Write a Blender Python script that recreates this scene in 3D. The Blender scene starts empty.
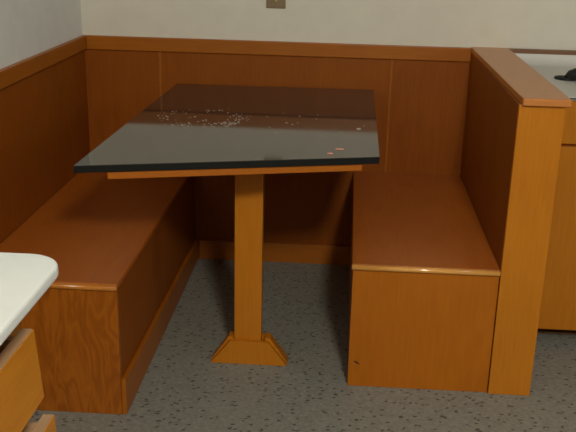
import bpy, bmesh, math, random
from mathutils import Vector, Matrix
random.seed(7)
S = bpy.context.scene
COL = S.collection

# ---------------------------------------------------------------- camera
cam_d = bpy.data.cameras.new('camera')
cam = bpy.data.objects.new('camera', cam_d)
COL.objects.link(cam)
yaw, pitch, roll, FPX = -0.05164, -0.345695, 0.026433, 908.388
fw = Vector((math.sin(yaw) * math.cos(pitch), math.cos(yaw) * math.cos(pitch), math.sin(pitch)))
rt = fw.cross(Vector((0, 0, 1))).normalized()
up = rt.cross(fw)
r2 = rt * math.cos(roll) + up * math.sin(roll)
u2 = -rt * math.sin(roll) + up * math.cos(roll)
m = Matrix((r2, u2, -fw)).transposed().to_4x4()
m.translation = Vector((1.17311, -3.57240, 1.34311))
cam.matrix_world = m
cam_d.sensor_fit = 'HORIZONTAL'
cam_d.sensor_width = 36
cam_d.lens = FPX / 576 * 36
cam_d.shift_x = -(294.218 - 288) / 576      # the photograph is a crop, its optical centre sits low
cam_d.shift_y = (248.744 - 216) / 576
cam_d.clip_start = 0.02
S.camera = cam

# ---------------------------------------------------------------- world, lights, exposure
w = bpy.data.worlds.new('world')
S.world = w
w.use_nodes = True
w.node_tree.nodes['Background'].inputs[0].default_value = (0.8, 0.85, 1.0, 1)
w.node_tree.nodes['Background'].inputs[1].default_value = 0.05


def area(name, loc, target, sx, sy, power, color):
    d = bpy.data.lights.new(name, 'AREA')
    d.shape = 'RECTANGLE'
    d.size, d.size_y = sx, sy
    d.energy = power
    d.color = color
    o = bpy.data.objects.new(name, d)
    COL.objects.link(o)
    o.location = loc
    o.rotation_euler = (Vector(target) - Vector(loc)).to_track_quat('-Z', 'Y').to_euler()
    return o


ld = bpy.data.lights.new('ceiling_light', 'POINT')      # bare bulb of the kitchen's ceiling fitting
ld.energy = 210
ld.shadow_soft_size = 0.17
ld.color = (1.0, 0.93, 0.79)
lo = bpy.data.objects.new('ceiling_light', ld)
COL.objects.link(lo)
lo.location = (1.70, -4.2, 2.38)
area('cool_side_fill', (3.95, -2.4, 1.75), (0.0, -1.2, 1.3), 0.9, 0.9, 9, (0.80, 0.90, 1.0))  # added cool fill lamp from the right, no window is built there

S.view_settings.view_transform = 'Standard'
S.view_settings.look = 'None'
S.view_settings.gamma = 1
S.view_settings.use_curve_mapping = False
S.view_settings.exposure = 0.0


# ---------------------------------------------------------------- materials
def new_mat(name):
    mt = bpy.data.materials.new(name)
    mt.use_nodes = True
    nt = mt.node_tree
    return mt, nt, nt.nodes['Principled BSDF']


def plain(name, col, rough=0.5, metal=0.0, spec=0.5):
    mt, nt, b = new_mat(name)
    tc = nt.nodes.new('ShaderNodeTexCoord')
    n = nt.nodes.new('ShaderNodeTexNoise')
    n.inputs['Scale'].default_value = 14
    n.inputs['Detail'].default_value = 4
    nt.links.new(tc.outputs['Object'], n.inputs['Vector'])
    r = nt.nodes.new('ShaderNodeValToRGB')
    r.color_ramp.elements[0].color = tuple(c * 0.93 for c in col) + (1,)
    r.color_ramp.elements[1].color = tuple(min(1, c * 1.07) for c in col) + (1,)
    nt.links.new(n.outputs['Fac'], r.inputs['Fac'])
    nt.links.new(r.outputs['Color'], b.inputs['Base Color'])
    b.inputs['Roughness'].default_value = rough
    b.inputs['Metallic'].default_value = metal
    b.inputs['Specular IOR Level'].default_value = spec
    return mt


def wood(name, dark, light, grain='Z', rough=0.36, figure=0.5, spec=0.3, fscale=6):
    """stained plywood: fine pores stretched along the grain plus a slow cathedral figure"""
    mt, nt, b = new_mat(name)
    L = nt.links.new
    tc = nt.nodes.new('ShaderNodeTexCoord')
    mp = nt.nodes.new('ShaderNodeMapping')
    mp.inputs['Scale'].default_value = {'X': (0.07, 1, 1), 'Y': (1, 0.07, 1), 'Z': (1, 1, 0.07)}[grain]
    L(tc.outputs['Object'], mp.inputs['Vector'])
    n1 = nt.nodes.new('ShaderNodeTexNoise')
    n1.inputs['Scale'].default_value = 130
    n1.inputs['Detail'].default_value = 5
    L(mp.outputs['Vector'], n1.inputs['Vector'])
    mp2 = nt.nodes.new('ShaderNodeMapping')
    mp2.inputs['Scale'].default_value = {'X': (0.22, 1, 1), 'Y': (1, 0.22, 1), 'Z': (1, 1, 0.22)}[grain]
    L(tc.outputs['Object'], mp2.inputs['Vector'])
    n2 = nt.nodes.new('ShaderNodeTexNoise')
    n2.inputs['Scale'].default_value = fscale
    n2.inputs['Detail'].default_value = 2.5
    n2.inputs['Distortion'].default_value = 0.6
    L(mp2.outputs['Vector'], n2.inputs['Vector'])
    mul = nt.nodes.new('ShaderNodeMath')
    mul.operation = 'MULTIPLY'
    mul.inputs[1].default_value = 13
    L(n2.outputs['Fac'], mul.inputs[0])
    fr = nt.nodes.new('ShaderNodeMath')
    fr.operation = 'PINGPONG'
    fr.inputs[1].default_value = 1
    L(mul.outputs[0], fr.inputs[0])
    mx = nt.nodes.new('ShaderNodeMix')
    mx.data_type = 'FLOAT'
    mx.inputs['Factor'].default_value = figure
    L(n1.outputs['Fac'], mx.inputs['A'])
    L(fr.outputs[0], mx.inputs['B'])
    n3 = nt.nodes.new('ShaderNodeTexNoise')
    n3.inputs['Scale'].default_value = 3.5
    n3.inputs['Detail'].default_value = 3
    L(tc.outputs['Object'], n3.inputs['Vector'])
    mx2 = nt.nodes.new('ShaderNodeMix')
    mx2.data_type = 'FLOAT'
    mx2.inputs['Factor'].default_value = 0.4
    L(mx.outputs['Result'], mx2.inputs['A'])
    L(n3.outputs['Fac'], mx2.inputs['B'])
    r = nt.nodes.new('ShaderNodeValToRGB')
    r.color_ramp.elements[0].position = 0.25
    r.color_ramp.elements[1].position = 0.75
    r.color_ramp.elements[0].color = dark + (1,)
    r.color_ramp.elements[1].color = light + (1,)
    L(mx2.outputs['Result'], r.inputs['Fac'])
    L(r.outputs['Color'], b.inputs['Base Color'])
    b.inputs['Roughness'].default_value = rough
    b.inputs['Specular IOR Level'].default_value = spec
    bp = nt.nodes.new('ShaderNodeBump')
    bp.inputs['Strength'].default_value = 0.06
    bp.inputs['Distance'].default_value = 0.002
    L(n1.outputs['Fac'], bp.inputs['Height'])
    L(bp.outputs['Normal'], b.inputs['Normal'])
    return mt


RED_D, RED_L = (0.215, 0.054, 0.003), (0.31, 0.085, 0.0045)
M_panel = wood('wood_paneling', RED_D, RED_L, 'Z', 0.5, 0.15, 0.18)
M_rail = wood('wood_rail', (0.30, 0.085, 0.005), (0.41, 0.130, 0.009), 'X', 0.38, 0.1)
M_rail_y = wood('wood_rail_side', (0.30, 0.085, 0.005), (0.41, 0.130, 0.009), 'Y', 0.38, 0.1)
M_ply = wood('bench_plywood', (0.25, 0.065, 0.004), (0.40, 0.120, 0.008), 'Z', 0.42, 0.6, 0.3, 20)
M_front = wood('bench_front_wood', (0.36, 0.105, 0.003), (0.46, 0.145, 0.005), 'Z', 0.42, 0.15)
M_seat = wood('bench_seat_wood', (0.36, 0.092, 0.008), (0.50, 0.140, 0.016), 'Y', 0.34, 0.15, 0.5)
M_nose = wood('highlit_shiny_edge_wood', (0.62, 0.27, 0.05), (0.80, 0.42, 0.11), 'X', 0.16, 0.1, 0.9)  # nosing wood, base colour brightened to carry the highlight along the edge
M_seat_edge = wood('seat_edge_wood', (0.42, 0.14, 0.015), (0.60, 0.22, 0.03), 'X', 0.25, 0.1, 0.6)
M_honey = wood('honey_board', (0.43, 0.142, 0.006), (0.54, 0.200, 0.011), 'Z', 0.36, 0.12)
M_honey_y = wood('honey_drawer_board', (0.44, 0.160, 0.010), (0.60, 0.235, 0.020), 'Y', 0.36, 0.15)
M_honey_x = wood('honey_rail_board', (0.34, 0.095, 0.006), (0.44, 0.130, 0.010), 'X', 0.36, 0.12)
M_cap = wood('cap_board', (0.46, 0.160, 0.025), (0.58, 0.215, 0.040), 'Y', 0.33, 0.1, 0.9)
M_strip = wood('dull_brown_strip', (0.17, 0.085, 0.045), (0.24, 0.125, 0.07), 'X', 0.5, 0.1)
M_raw = wood('pale_board_edge', (0.34, 0.20, 0.10), (0.46, 0.29, 0.16), 'Y', 0.6, 0.1)
M_black = plain('black_edge', (0.004, 0.005, 0.004), 0.55, 0.0, 0.25)
M_rubber = plain('black_plastic', (0.008, 0.009, 0.010), 0.4)
M_toe = plain('dark_toe_kick', (0.012, 0.012, 0.012), 0.6)
M_dark_in = plain('dark_recess_wood', (0.05, 0.018, 0.006), 0.7)
M_flake = plain('pale_flakes', (0.42, 0.36, 0.30), 0.7)
M_flake2 = plain('pink_crumbs', (0.60, 0.28, 0.20), 0.7)
M_brass = plain('brass_screw', (0.55, 0.42, 0.12), 0.35, 0.9)
M_cover = plain('brown_metal_plate', (0.22, 0.165, 0.10), 0.38, 0.5)
M_socket = plain('dark_brown_socket', (0.05, 0.035, 0.022), 0.5)
M_wall = plain('cream_wall_paint', (0.70, 0.68, 0.59), 0.7)
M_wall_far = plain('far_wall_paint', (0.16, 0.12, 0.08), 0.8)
M_wall_l = plain('side_wall_cool_lit', (0.78, 0.80, 0.78), 0.7)  # lighter, bluer than the back wall: extra cool light put into the colour
M_ceil = plain('ceiling_paint', (0.20, 0.19, 0.16), 0.8)
M_gouge = plain('dark_gouge', (0.03, 0.008, 0.003), 0.7)
M_counter = plain('white_laminate', (0.74, 0.79, 0.79), 0.42)
M_counter_r = plain('grey_white_laminate', (0.64, 0.64, 0.61), 0.45)


def wall_bump(mt, scale=45, st=0.05):
    nt = mt.node_tree
    b = nt.nodes['Principled BSDF']
    tc = nt.nodes.new('ShaderNodeTexCoord')
    n = nt.nodes.new('ShaderNodeTexNoise')
    n.inputs['Scale'].default_value = scale
    nt.links.new(tc.outputs['Object'], n.inputs['Vector'])
    bp = nt.nodes.new('ShaderNodeBump')
    bp.inputs['Strength'].default_value = st
    bp.inputs['Distance'].default_value = 0.004
    nt.links.new(n.outputs['Fac'], bp.inputs['Height'])
    nt.links.new(bp.outputs['Normal'], b.inputs['Normal'])


wall_bump(M_wall)
wall_bump(M_wall_l)


def table_mat():
    """worn dark brown laminate, glossy, with a faint mottled film of dust"""
    mt, nt, b = new_mat('black_laminate')
    L = nt.links.new
    tc = nt.nodes.new('ShaderNodeTexCoord')
    n = nt.nodes.new('ShaderNodeTexNoise')
    n.inputs['Scale'].default_value = 60
    n.inputs['Detail'].default_value = 6
    L(tc.outputs['Object'], n.inputs['Vector'])
    r = nt.nodes.new('ShaderNodeValToRGB')
    r.color_ramp.elements[0].color = (0.024, 0.020, 0.016, 1)
    r.color_ramp.elements[1].color = (0.044, 0.037, 0.030, 1)
    L(n.outputs['Fac'], r.inputs['Fac'])
    L(r.outputs['Color'], b.inputs['Base Color'])
    n2 = nt.nodes.new('ShaderNodeTexNoise')
    n2.inputs['Scale'].default_value = 9
    n2.inputs['Detail'].default_value = 5
    L(tc.outputs['Object'], n2.inputs['Vector'])
    mr = nt.nodes.new('ShaderNodeMapRange')
    mr.inputs['To Min'].default_value = 0.04
    mr.inputs['To Max'].default_value = 0.085
    L(n2.outputs['Fac'], mr.inputs['Value'])
    L(mr.outputs['Result'], b.inputs['Roughness'])
    b.inputs['Specular IOR Level'].default_value = 0.95
    return mt


M_table = table_mat()


def floor_mat():
    """grey sheet vinyl sprinkled with short dark dashes and a few pale chips"""
    mt, nt, b = new_mat('speckled_vinyl')
    L = nt.links.new
    N = nt.nodes.new
    tc = N('ShaderNodeTexCoord')
    base = N('ShaderNodeTexNoise')
    base.inputs['Scale'].default_value = 90
    base.inputs['Detail'].default_value = 6
    L(tc.outputs['Object'], base.inputs['Vector'])
    r = N('ShaderNodeValToRGB')
    r.color_ramp.elements[0].position = 0.3
    r.color_ramp.elements[1].position = 0.7
    r.color_ramp.elements[0].color = (0.20, 0.205, 0.18, 1)
    r.color_ramp.elements[1].color = (0.30, 0.305, 0.27, 1)
    L(base.outputs['Fac'], r.inputs['Fac'])
    cur = r.outputs['Color']
    # (rotation, scale along, scale across, voronoi scale, radius, share kept, colour)
    layers = [(0.1, 0.55, 1, 42, 0.15, 0.30, (0.035, 0.034, 0.028)),
              (0.9, 0.55, 1, 38, 0.13, 0.22, (0.040, 0.040, 0.034)),
              (-0.6, 0.60, 1, 46, 0.14, 0.22, (0.045, 0.045, 0.038)),
              (0.6, 0.7, 1, 34, 0.08, 0.15, (0.40, 0.38, 0.32))]
    for rot, sx, sy, sc, rad, keep, colr in layers:
        mp = N('ShaderNodeMapping')
        mp.vector_type = 'TEXTURE'
        mp.inputs['Rotation'].default_value = (0, 0, rot)
        mp.inputs['Scale'].default_value = (1 / sx, 1 / sy, 1)
        L(tc.outputs['Object'], mp.inputs['Vector'])
        v = N('ShaderNodeTexVoronoi')
        v.voronoi_dimensions = '2D'
        v.inputs['Scale'].default_value = sc
        L(mp.outputs['Vector'], v.inputs['Vector'])
        lt = N('ShaderNodeMath'); lt.operation = 'LESS_THAN'; lt.inputs[1].default_value = rad
        L(v.outputs['Distance'], lt.inputs[0])
        sep = N('ShaderNodeSeparateColor')
        L(v.outputs['Color'], sep.inputs['Color'])
        kp = N('ShaderNodeMath'); kp.operation = 'LESS_THAN'; kp.inputs[1].default_value = keep
        L(sep.outputs[0], kp.inputs[0])
        mu = N('ShaderNodeMath'); mu.operation = 'MULTIPLY'
        L(lt.outputs[0], mu.inputs[0]); L(kp.outputs[0], mu.inputs[1])
        mu2 = N('ShaderNodeMath'); mu2.operation = 'MULTIPLY'; mu2.inputs[1].default_value = 0.8
        L(mu.outputs[0], mu2.inputs[0])
        mx = N('ShaderNodeMix'); mx.data_type = 'RGBA'
        L(mu2.outputs[0], mx.inputs['Factor'])
        L(cur, mx.inputs['A'])
        mx.inputs['B'].default_value = colr + (1,)
        cur = mx.outputs['Result']
    L(cur, b.inputs['Base Color'])
    b.inputs['Roughness'].default_value = 0.5
    b.inputs['Specular IOR Level'].default_value = 0.3
    return mt


M_floor = floor_mat()


# ---------------------------------------------------------------- mesh helpers (world coordinates in, local meshes out)
def finish(name, bm, mat, parent=None, origin=None, bevel=0.0, seg=2, smooth=False):
    bmesh.ops.recalc_face_normals(bm, faces=bm.faces)
    if bevel > 0:
        bmesh.ops.bevel(bm, geom=[e for e in bm.edges if e.calc_face_angle(0) > 0.5], offset=bevel,
                        segments=seg, profile=0.6, affect='EDGES', clamp_overlap=True)
    if parent is not None:
        org = Vector((0, 0, 0))
        p = parent
        while p is not None:
            org += p.location
            p = p.parent
    elif origin is not None:
        org = Vector(origin)
    else:
        vs = [v.co for v in bm.verts]
        org = Vector(((min(v.x for v in vs) + max(v.x for v in vs)) / 2,
                      (min(v.y for v in vs) + max(v.y for v in vs)) / 2, min(v.z for v in vs)))
    bmesh.ops.translate(bm, vec=-org, verts=bm.verts)
    me = bpy.data.meshes.new(name)
    bm.to_mesh(me)
    bm.free()
    if smooth:
        for f in me.polygons:
            f.use_smooth = True
    me.materials.append(mat)
    o = bpy.data.objects.new(name, me)
    COL.objects.link(o)
    if parent is not None:
        o.parent = parent
    else:
        o.location = org
    return o


def add_box(bm, x0, x1, y0, y1, z0, z1):
    vs = [bm.verts.new((x, y, z)) for x in (x0, x1) for y in (y0, y1) for z in (z0, z1)]
    for f in ((0, 1, 3, 2), (4, 6, 7, 5), (0, 4, 5, 1), (2, 3, 7, 6), (0, 2, 6, 4), (1, 5, 7, 3)):
        bm.faces.new([vs[i] for i in f])


def add_prism(bm, poly, z0, z1):
    a = [bm.verts.new((x, y, z0)) for x, y in poly]
    c = [bm.verts.new((x, y, z1)) for x, y in poly]
    n = len(poly)
    bm.faces.new(a[::-1])
    bm.faces.new(c)
    for i in range(n):
        bm.faces.new((a[i], a[(i + 1) % n], c[(i + 1) % n], c[i]))


def add_prism_y(bm, poly, y0, y1):
    """outline in x,z pushed along y"""
    a = [bm.verts.new((x, y0, z)) for x, z in poly]
    c = [bm.verts.new((x, y1, z)) for x, z in poly]
    n = len(poly)
    bm.faces.new(a)
    bm.faces.new(c[::-1])
    for i in range(n):
        bm.faces.new((a[i], c[i], c[(i + 1) % n], a[(i + 1) % n]))


def box(name, x0, x1, y0, y1, z0, z1, mat, parent=None, bevel=0.0, seg=2):
    bm = bmesh.new()
    add_box(bm, x0, x1, y0, y1, z0, z1)
    return finish(name, bm, mat, parent, bevel=bevel, seg=seg)


def prism(name, poly, z0, z1, mat, parent=None, bevel=0.0, seg=2):
    bm = bmesh.new()
    add_prism(bm, poly, z0, z1)
    return finish(name, bm, mat, parent, bevel=bevel, seg=seg)


def tube(bm, pts, rad, n=12, closed=False):
    rings = []
    m_ = len(pts)
    for i, p in enumerate(pts):
        p = Vector(p)
        if closed:
            d = Vector(pts[(i + 1) % m_]) - Vector(pts[i - 1])
        else:
            d = Vector(pts[min(i + 1, m_ - 1)]) - Vector(pts[max(i - 1, 0)])
        d.normalize()
        s = d.cross(Vector((0, 0, 1))).normalized()
        t = s.cross(d)
        r = rad[i] if isinstance(rad, (list, tuple)) else rad
        rings.append([bm.verts.new(p + (s * math.cos(a) + t * math.sin(a)) * r)
                      for a in (2 * math.pi * k / n for k in range(n))])
    for i in range(m_ if closed else m_ - 1):
        A, B = rings[i], rings[(i + 1) % m_]
        for k in range(n):
            bm.faces.new((A[k], A[(k + 1) % n], B[(k + 1) % n], B[k]))
    if not closed:
        bm.faces.new(rings[0][::-1])
        bm.faces.new(rings[-1])


def thing(name, loc, label, cat, group=None):
    o = bpy.data.objects.new(name, None)
    o.empty_display_size = 0.1
    COL.objects.link(o)
    o.location = loc
    o['label'] = label
    o['category'] = cat
    if group:
        o['group'] = group
    return o


def struct(o):
    o['kind'] = 'structure'
    return o


# ---------------------------------------------------------------- room shell
WX = 0.1375
XR, YF, ZC = 4.1, -5.4, 2.6
struct(box('floor', WX - 0.1, XR + 0.1, YF - 0.1, 0.1, -0.06, 0.0, M_floor))
struct(box('wall_left', WX - 0.1, WX, YF - 0.1, 0.0, 0.0, ZC, M_wall_l))
struct(box('wall_back', WX - 0.1, XR + 0.1, 0.0, 0.1, 0.0, ZC, M_wall))
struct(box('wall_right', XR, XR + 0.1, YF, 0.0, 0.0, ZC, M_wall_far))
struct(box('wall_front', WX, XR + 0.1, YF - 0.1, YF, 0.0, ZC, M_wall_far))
struct(box('ceiling', WX - 0.1, XR + 0.1, YF - 0.1, 0.1, ZC, ZC + 0.06, M_ceil))

H0, H1 = 0.853, 0.9055          # cap rail
PX0, PX1, PYF = 1.648, 1.773, -1.073
PL = WX + 0.008                # face of the sheets on the left wall
YL = -2.28                     # where they stop, at the kitchen units
# wainscot sheets with the joints closed by slim battens
struct(box('trim_1', PL, 0.4385, -0.008, 0.0, 0.0, H0 + 0.01, M_panel))
struct(box('trim_2', 0.4465, 1.344, -0.008, 0.0, 0.0, H0 + 0.01, M_panel))
struct(box('trim_3', 1.352, PX0, -0.008, 0.0, 0.0, H0 + 0.01, M_panel))
struct(box('trim_4', 0.4385, 0.4465, -0.0105, 0.0, 0.0, H0 + 0.005, M_rail, bevel=0.002))
struct(box('trim_5', 1.344, 1.352, -0.0105, 0.0, 0.0, H0 + 0.005, M_rail, bevel=0.002))
struct(box('trim_6', WX, PL, YL, 0.0, 0.0, H0 + 0.01, M_panel))
struct(box('trim_7', WX + 0.018, PX0, -0.020, 0.0, H0, H1, M_rail, bevel=0.003))
struct(box('trim_8', WX, WX + 0.018, YL, 0.0, H0, H1, M_rail_y, bevel=0.003))
struct(box('baseboard_back', 0.592, 1.222, -0.022, -0.008, 0.0, 0.082, M_rail, bevel=0.002))
# slim wooden strip over the counter to the right of the half wall
struct(box('trim_9', PX1, 2.75, -0.022, 0.0, 0.892, 0.908, M_strip, bevel=0.002))

# ---------------------------------------------------------------- half wall closing the booth on the right
t = thing('booth_partition', ((PX0 + PX1) / 2, PYF / 2, 0),
          'low orange-brown wooden half wall with a flat cap, closing the booth on the right', 'partition')
box('side_panel', PX0, PX1 - 0.006, PYF + 0.012, 0.0, 0.0, 0.888, M_panel, t)
box('end_board', PX0 + 0.0005, PX1 + 0.001, PYF - 0.004, PYF + 0.012, 0.0, 0.888, M_honey, t, bevel=0.0015)
prism('cap', [(PX0 + 0.007, PYF - 0.018), (PX1 + 0.013, PYF - 0.018), (PX1 + 0.014, 0.0), (PX0 - 0.002, 0.0)],
      0.888, 0.909, M_cap, t, bevel=0.004, seg=3)

# ---------------------------------------------------------------- right bench
HS = 0.40
BX, BY = 1.219, -1.069
t = thing('booth_bench', (1.43, -0.53, 0),
          'right-hand built-in wooden bench box against the half wall, orange front facing the room', 'bench')
prism('front_panel', [(BX, BY), (PX0 - 0.002, BY), (PX0 - 0.002, BY + 0.018), (BX, BY + 0.018)], 0.0, HS - 0.018, M_front, t, bevel=0.0008)
prism('side_panel', [(BX, BY + 0.018), (BX + 0.018, BY + 0.018), (1.24, -0.008), (1.222, -0.008)], 0.0, HS - 0.018, M_ply, t)
prism('seat', [(BX - 0.003, BY + 0.004), (PX0, BY + 0.004), (PX0, -0.008), (1.220, -0.008)], HS - 0.018, HS, M_seat, t, bevel=0.002)
bm = bmesh.new()
tube(bm, [(BX - 0.004, BY - 0.002, HS - 0.0085), (1.43, BY - 0.002, HS - 0.0085), (PX0 - 0.001, BY - 0.002, HS - 0.0085)], 0.0082, 14)
o = finish('seat_nosing', bm, M_nose, t, smooth=True)
o['label'] = 'rounded shiny front edge strip with its highlight in the colour'
bm = bmesh.new()
tube(bm, [(1.234, BY - 0.0004, 0.085), (1.243, BY - 0.0004, 0.081), (1.254, BY - 0.0004, 0.074)], [0.0008, 0.0030, 0.0008], 8)
finish('gouge', bm, M_gouge, t)

# ---------------------------------------------------------------- left bench
LX, LY = 0.5750, -1.314
t = thing('booth_bench', (0.36, -0.65, 0),
          'left-hand built-in wooden bench box along the left wall, plywood end with wavy grain', 'bench')
box('front_panel', PL, LX, LY, LY + 0.018, 0.0, HS - 0.016, M_ply, t, bevel=0.0008)
box('side_panel', LX - 0.018, LX, LY + 0.018, -0.008, 0.0, HS - 0.016, M_panel, t)
box('seat', PL, LX + 0.001, LY + 0.006, -0.008, HS - 0.016, HS, M_seat, t, bevel=0.006, seg=4)
bm = bmesh.new()
tube(bm, [(PL, LY - 0.001, HS - 0.0085), (0.36, LY - 0.001, HS - 0.0085), (LX + 0.001, LY - 0.001, HS - 0.0085)], 0.0082, 14)
o = finish('seat_nosing', bm, M_seat_edge, t, smooth=True)
o['label'] = 'rounded front edge strip'
bm = bmesh.new()
kx0, kx1 = LX, LX + 0.014
a = [bm.verts.new(c) for c in ((kx0, LY + .002, 0), (kx0, -.022, 0), (kx0, -.022, .085), (kx0, LY + .002, .112))]
c = [bm.verts.new(c) for c in ((kx1, LY + .002, 0), (kx1, -.022, 0), (kx1, -.022, .085), (kx1, LY + .002, .112))]
bm.faces.new(a); bm.faces.new(c[::-1])
for i in range(4):
    bm.faces.new((a[i], a[(i + 1) % 4], c[(i + 1) % 4], c[i]))
finish('kickboard', bm, M_rail_y, t, bevel=0.003)

# ---------------------------------------------------------------- table
TZ = 0.735
TT = 0.020
FCX = 0.9005
t = thing('dining_table', (FCX, -0.93, 0),
          'dark glossy table with irregular top on one orange wooden post between the benches', 'table')
top = [(0.480, -1.328), (1.276, -1.104), (1.282, -0.026), (0.514, -0.041)]
prism('tabletop', top, TZ - 0.0012, TZ, M_table, t)
o = prism('edge_band', top, TZ - TT, TZ - 0.0012, M_black, t, bevel=0.001)
o['label'] = 'black edge'
prism('support_board', [(0.560, -1.300), (1.229, -1.108), (1.228, -0.10), (0.59, -0.10)], TZ - TT - 0.021, TZ - TT, M_honey_x, t, bevel=0.002)
box('post', 0.8525, 0.9385, -0.944, -0.904, 0.0, TZ - TT - 0.021, M_honey, t, bevel=0.002)
# foot: trapezoid boards in front of and behind the post with sloping side boards between them
FY0, FY1 = -0.962, -0.904
tz = [(FCX - 0.123, 0.0), (FCX + 0.123, 0.0), (FCX + 0.062, 0.079), (FCX - 0.060, 0.079)]
bm = bmesh.new()
add_prism_y(bm, tz, FY0, FY0 + 0.018)
fb = finish('foot', bm, M_honey, t, bevel=0.001)
bm = bmesh.new()
add_prism_y(bm, tz, FY1, FY1 + 0.018)
finish('back_board', bm, M_honey, fb, bevel=0.001)
for s in (-1, 1):
    bm = bmesh.new()
    add_prism_y(bm, [(FCX + s * 0.125, 0.0), (FCX + s * 0.106, 0.0), (FCX + s * 0.050, 0.074), (FCX + s * 0.050, 0.087), (FCX + s * 0.066, 0.087)],
                FY0 + 0.018, FY1)
    finish('side_board', bm, M_honey, fb, bevel=0.001)

# ---------------------------------------------------------------- flakes and crumbs on the table
def flake(bm, x, y, L_, W_, a):
    ca, sa = math.cos(a), math.sin(a)
    n = random.choice((4, 5, 6))
    poly = []
    for k in range(n):
        th = 2 * math.pi * (k + random.uniform(-.25, .25)) / n
        px, py = math.cos(th) * L_ / 2, math.sin(th) * W_ / 2
        poly.append((x + px * ca - py * sa, y + px * sa + py * ca))
    add_prism(bm, poly, TZ, TZ + 0.0012)


bm = bmesh.new()
for k in range(130):                      # ring shaped patch of paint-like flecks left of the post
    if k < 75:
        a = random.uniform(0, 2 * math.pi)
        rr = random.gauss(1, .14)
        x = 0.715 + .130 * rr * math.cos(a)
        y = -0.680 + .135 * rr * math.sin(a)
    elif k < 105:
        x = random.gauss(0.785, 0.030)
        y = random.gauss(-0.745, 0.025)
    else:
        x = random.uniform(0.58, 1.25)
        y = random.gauss(-0.70, 0.10)
    s_ = random.choice((.7, .8, 1, 1.3, 2.0)) * (1.5 if 75 <= k < 105 else 1)
    flake(bm, x, y, 0.0042 * s_, 0.0026 * s_, random.uniform(-.6, .6))
o = finish('paint_flecks', bm, M_flake)
o['label'] = 'pale dried flecks scattered over the dark tabletop'
o['category'] = 'debris'
o['kind'] = 'stuff'
for (x, y, L_, W_, a, lb, mt) in ((1.138, -1.092, .022, .008, .2, 'pinkish crumb on the tabletop near its front edge, left one of the pair', M_flake2),
                                  (1.163, -1.036, .032, .007, -.1, 'long pinkish crumb on the tabletop, right one of the pair', M_flake2),
                                  (1.221, -0.755, .018, .008, .1, 'pale crumb near the right edge of the tabletop', M_flake)):
    bm = bmesh.new()
    n = 9
    bot = [bm.verts.new((x + math.cos(2 * math.pi * k / n) * L_ / 2 * random.uniform(.75, 1.1), y + math.sin(2 * math.pi * k / n + a) * W_ / 2, TZ)) for k in range(n)]
    mid = [bm.verts.new((x + (v.co.x - x) * .7, y + (v.co.y - y) * .7, TZ + 0.003)) for v in bot]
    bm.faces.new(bot[::-1]); bm.faces.new(mid)
    for k in range(n):
        bm.faces.new((bot[k], bot[(k + 1) % n], mid[(k + 1) % n], mid[k]))
    o = finish('crumb', bm, mt)
    o['label'] = lb
    o['category'] = 'crumb'

# ---------------------------------------------------------------- switch plate on the back wall
t = thing('switch_plate', (0.894, 0, 1.029), 'small brownish metal switch plate with a brass screw on the cream back wall', 'switch')
box('cover_plate', 0.857, 0.931, -0.006, 0.0, 1.029, 1.145, M_cover, t, bevel=0.0025)
for z in (1.0565, 1.1175):
    bm = bmesh.new()
    bmesh.ops.create_uvsphere(bm, u_segments=14, v_segments=8, radius=0.0048, matrix=Matrix.Translation((0.894, -0.005, z)) @ Matrix.Diagonal((1, .6, 1, 1)))
    finish('screw', bm, M_brass, t, smooth=True)
bm = bmesh.new()
add_prism_y(bm, [(0.889, 1.080), (0.899, 1.080), (0.899, 1.094), (0.889, 1.094)], -0.016, -0.006)
finish('toggle', bm, M_socket, t, bevel=0.001)

# ---------------------------------------------------------------- kitchen units on the right, behind the half wall
RX0, RX1 = PX1 + 0.004, 2.75
t = thing('kitchen_countertop', ((RX0 + RX1) / 2, -0.35, 0.83), 'pale grey laminate countertop behind the wooden half wall at right', 'countertop')
bm = bmesh.new()                       # post-formed top: the laminate curves up at the wall into a low splash
prof = [(-0.712, 0.842), (-0.712, 0.852)]
for k in range(11):
    q = math.pi / 2 * k / 10
    prof.append((-0.060 + 0.040 * math.sin(q), 0.892 - 0.040 * math.cos(q)))
prof += [(-0.002, 0.892), (-0.002, 0.842)]
va = [bm.verts.new((RX0, y, z)) for y, z in prof]
vb = [bm.verts.new((RX1, y, z)) for y, z in prof]
bm.faces.new(va); bm.faces.new(vb[::-1])
for i in range(len(prof)):
    j = (i + 1) % len(prof)
    bm.faces.new((va[i], va[j], vb[j], vb[i]))
finish('worktop', bm, M_counter_r, t)
o = box('edge_strip', RX0, RX1, -0.7145, -0.712, 0.845, 0.849, M_black, t)
o['label'] = 'dark front edge strip'
t = thing('base_cabinet', ((RX0 + RX1) / 2, -0.33, 0), 'orange-brown kitchen base cabinet beside the half wall at right', 'cabinet')
box('body', RX0, RX1, -0.690, -0.010, 0.050, 0.8415, M_panel, t)
box('toe_kick', RX0, RX1, -0.600, -0.560, 0.0, 0.050, M_toe, t)
for (a, b_) in ((RX0 + 0.004, 2.22), (2.228, RX1 - .004)):
    d = box('drawer', a, b_, -0.706, -0.690, 0.702, 0.838, M_honey, t, bevel=0.002)
    bm = bmesh.new(); c = (a + b_) / 2
    tube(bm, [(c - .05, -.706, .765), (c - .045, -.728, .765), (c + .045, -.728, .765), (c + .05, -.706, .765)], 0.005, 10)
    finish('handle', bm, M_brass, d, smooth=True)
    d = box('door', a, b_, -0.704, -0.690, 0.058, 0.692, M_honey, t, bevel=0.002)
    bm = bmesh.new()
    tube(bm, [(b_ - .05, -.704, .58), (b_ - .05, -.727, .585), (b_ - .05, -.727, .65), (b_ - .05, -.704, .655)], 0.005, 10)
    finish('handle', bm, M_brass, d, smooth=True)
t = struct(box('baseboard_right', RX0, RX1, -0.612, -0.601, 0.0, 0.006, M_raw))

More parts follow.
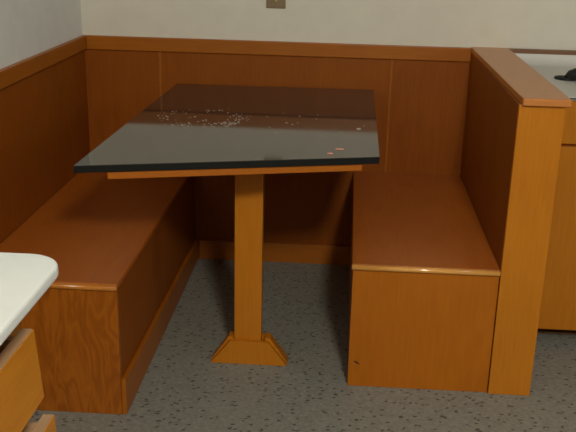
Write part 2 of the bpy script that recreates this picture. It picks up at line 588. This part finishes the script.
# small black tool on the right counter: open loop handle running into a thick body
t = thing('hand_tool', (1.96, -0.36, 0.852), 'small black object with a slim open loop handle, lying on the right countertop', 'utensil')
bm = bmesh.new()
loop = []
for k in range(24):
    a = 2 * math.pi * k / 24
    loop.append((1.935 + 0.037 * math.cos(a), -0.368 + 0.026 * math.sin(a) - 0.01 * math.cos(a), 0.8572))
tube(bm, loop, 0.0052, 10, closed=True)
finish('loop_handle', bm, M_rubber, t, smooth=True)
bm = bmesh.new()
tube(bm, [(1.927, -0.383, 0.862), (1.938, -0.388, 0.869), (1.966, -0.393, 0.876), (2.02, -0.405, 0.8785), (2.07, -0.420, 0.874), (2.10, -0.430, 0.867)],
     [0.008, 0.018, 0.0245, 0.0265, 0.021, 0.009], 18)
finish('body', bm, M_rubber, t, smooth=True)

# ---------------------------------------------------------------- kitchen units at left foreground
CY = -2.328
CXF = 0.772
t = thing('kitchen_countertop', (0.45, -3.4, 0.85), 'white laminate countertop with a rounded corner in the left foreground', 'countertop')
R_ = 0.055
poly = [(WX + 0.001, -4.9), (CXF, -4.9)]
for k in range(13):
    a = math.pi / 2 * k / 12
    poly.append((CXF - R_ + R_ * math.cos(a), CY - R_ + R_ * math.sin(a)))
poly += [(WX + 0.001, CY)]
bm = bmesh.new()
add_prism(bm, poly, 0.850, 0.870)
finish('worktop', bm, M_counter, t, bevel=0.007, seg=4)
t = thing('base_cabinet', (0.42, -3.4, 0), 'orange wooden base cabinet in the left foreground with drawers slightly open', 'cabinet')
FX = 0.700
box('body', WX + 0.001, FX, -4.88, -2.352, 0.09, 0.845, M_honey_y, t, bevel=0.001)
box('toe_kick', WX + 0.001, FX - 0.06, -4.88, -2.40, 0.0, 0.09, M_toe, t)


def drawer(y1, z0, z1, xo, lean=0.0, w_=0.5, th=0.018):
    """panel front standing xo off the cabinet face, its top leaning back by lean"""
    x0, x1 = FX + xo, FX + xo + th
    bm = bmesh.new()
    add_prism_y(bm, [(x0, z0), (x1, z0), (x1 - lean, z1), (x0 - lean, z1)], y1 - w_, y1)
    d = finish('drawer', bm, M_honey_y, t, bevel=0.001)
    bm = bmesh.new()
    add_box(bm, x0 - lean, x1 - lean - 0.0015, y1 - w_ + .0015, y1 - .0015, z1, z1 + 0.0015)
    o = finish('top_edge', bm, M_raw, d)
    o['label'] = 'pale unfinished top edge'
    for yy in (y1 - 0.030, y1 - w_ + 0.018):
        box('box_side', FX + .0005, x0 - lean, yy, yy + 0.012, z0 + 0.012, z1 - 0.004, M_raw, d)
    cy_ = y1 - w_ / 2
    zc = (z0 + z1) / 2
    xx = x1 - lean / 2
    bm = bmesh.new()
    tube(bm, [(xx, cy_ - .05, zc), (xx + .022, cy_ - .045, zc), (xx + .022, cy_ + .045, zc), (xx, cy_ + .05, zc)], 0.005, 10)
    finish('handle', bm, M_brass, d, smooth=True)
    return d


drawer(-2.398, 0.668, 0.778, 0.028, 0.008)
drawer(-2.353, 0.450, 0.611, 0.028, 0.002)
drawer(-2.353, 0.12, 0.43, 0.004)
drawer(-2.915, 0.668, 0.820, 0.004)
drawer(-2.915, 0.12, 0.64, 0.004)
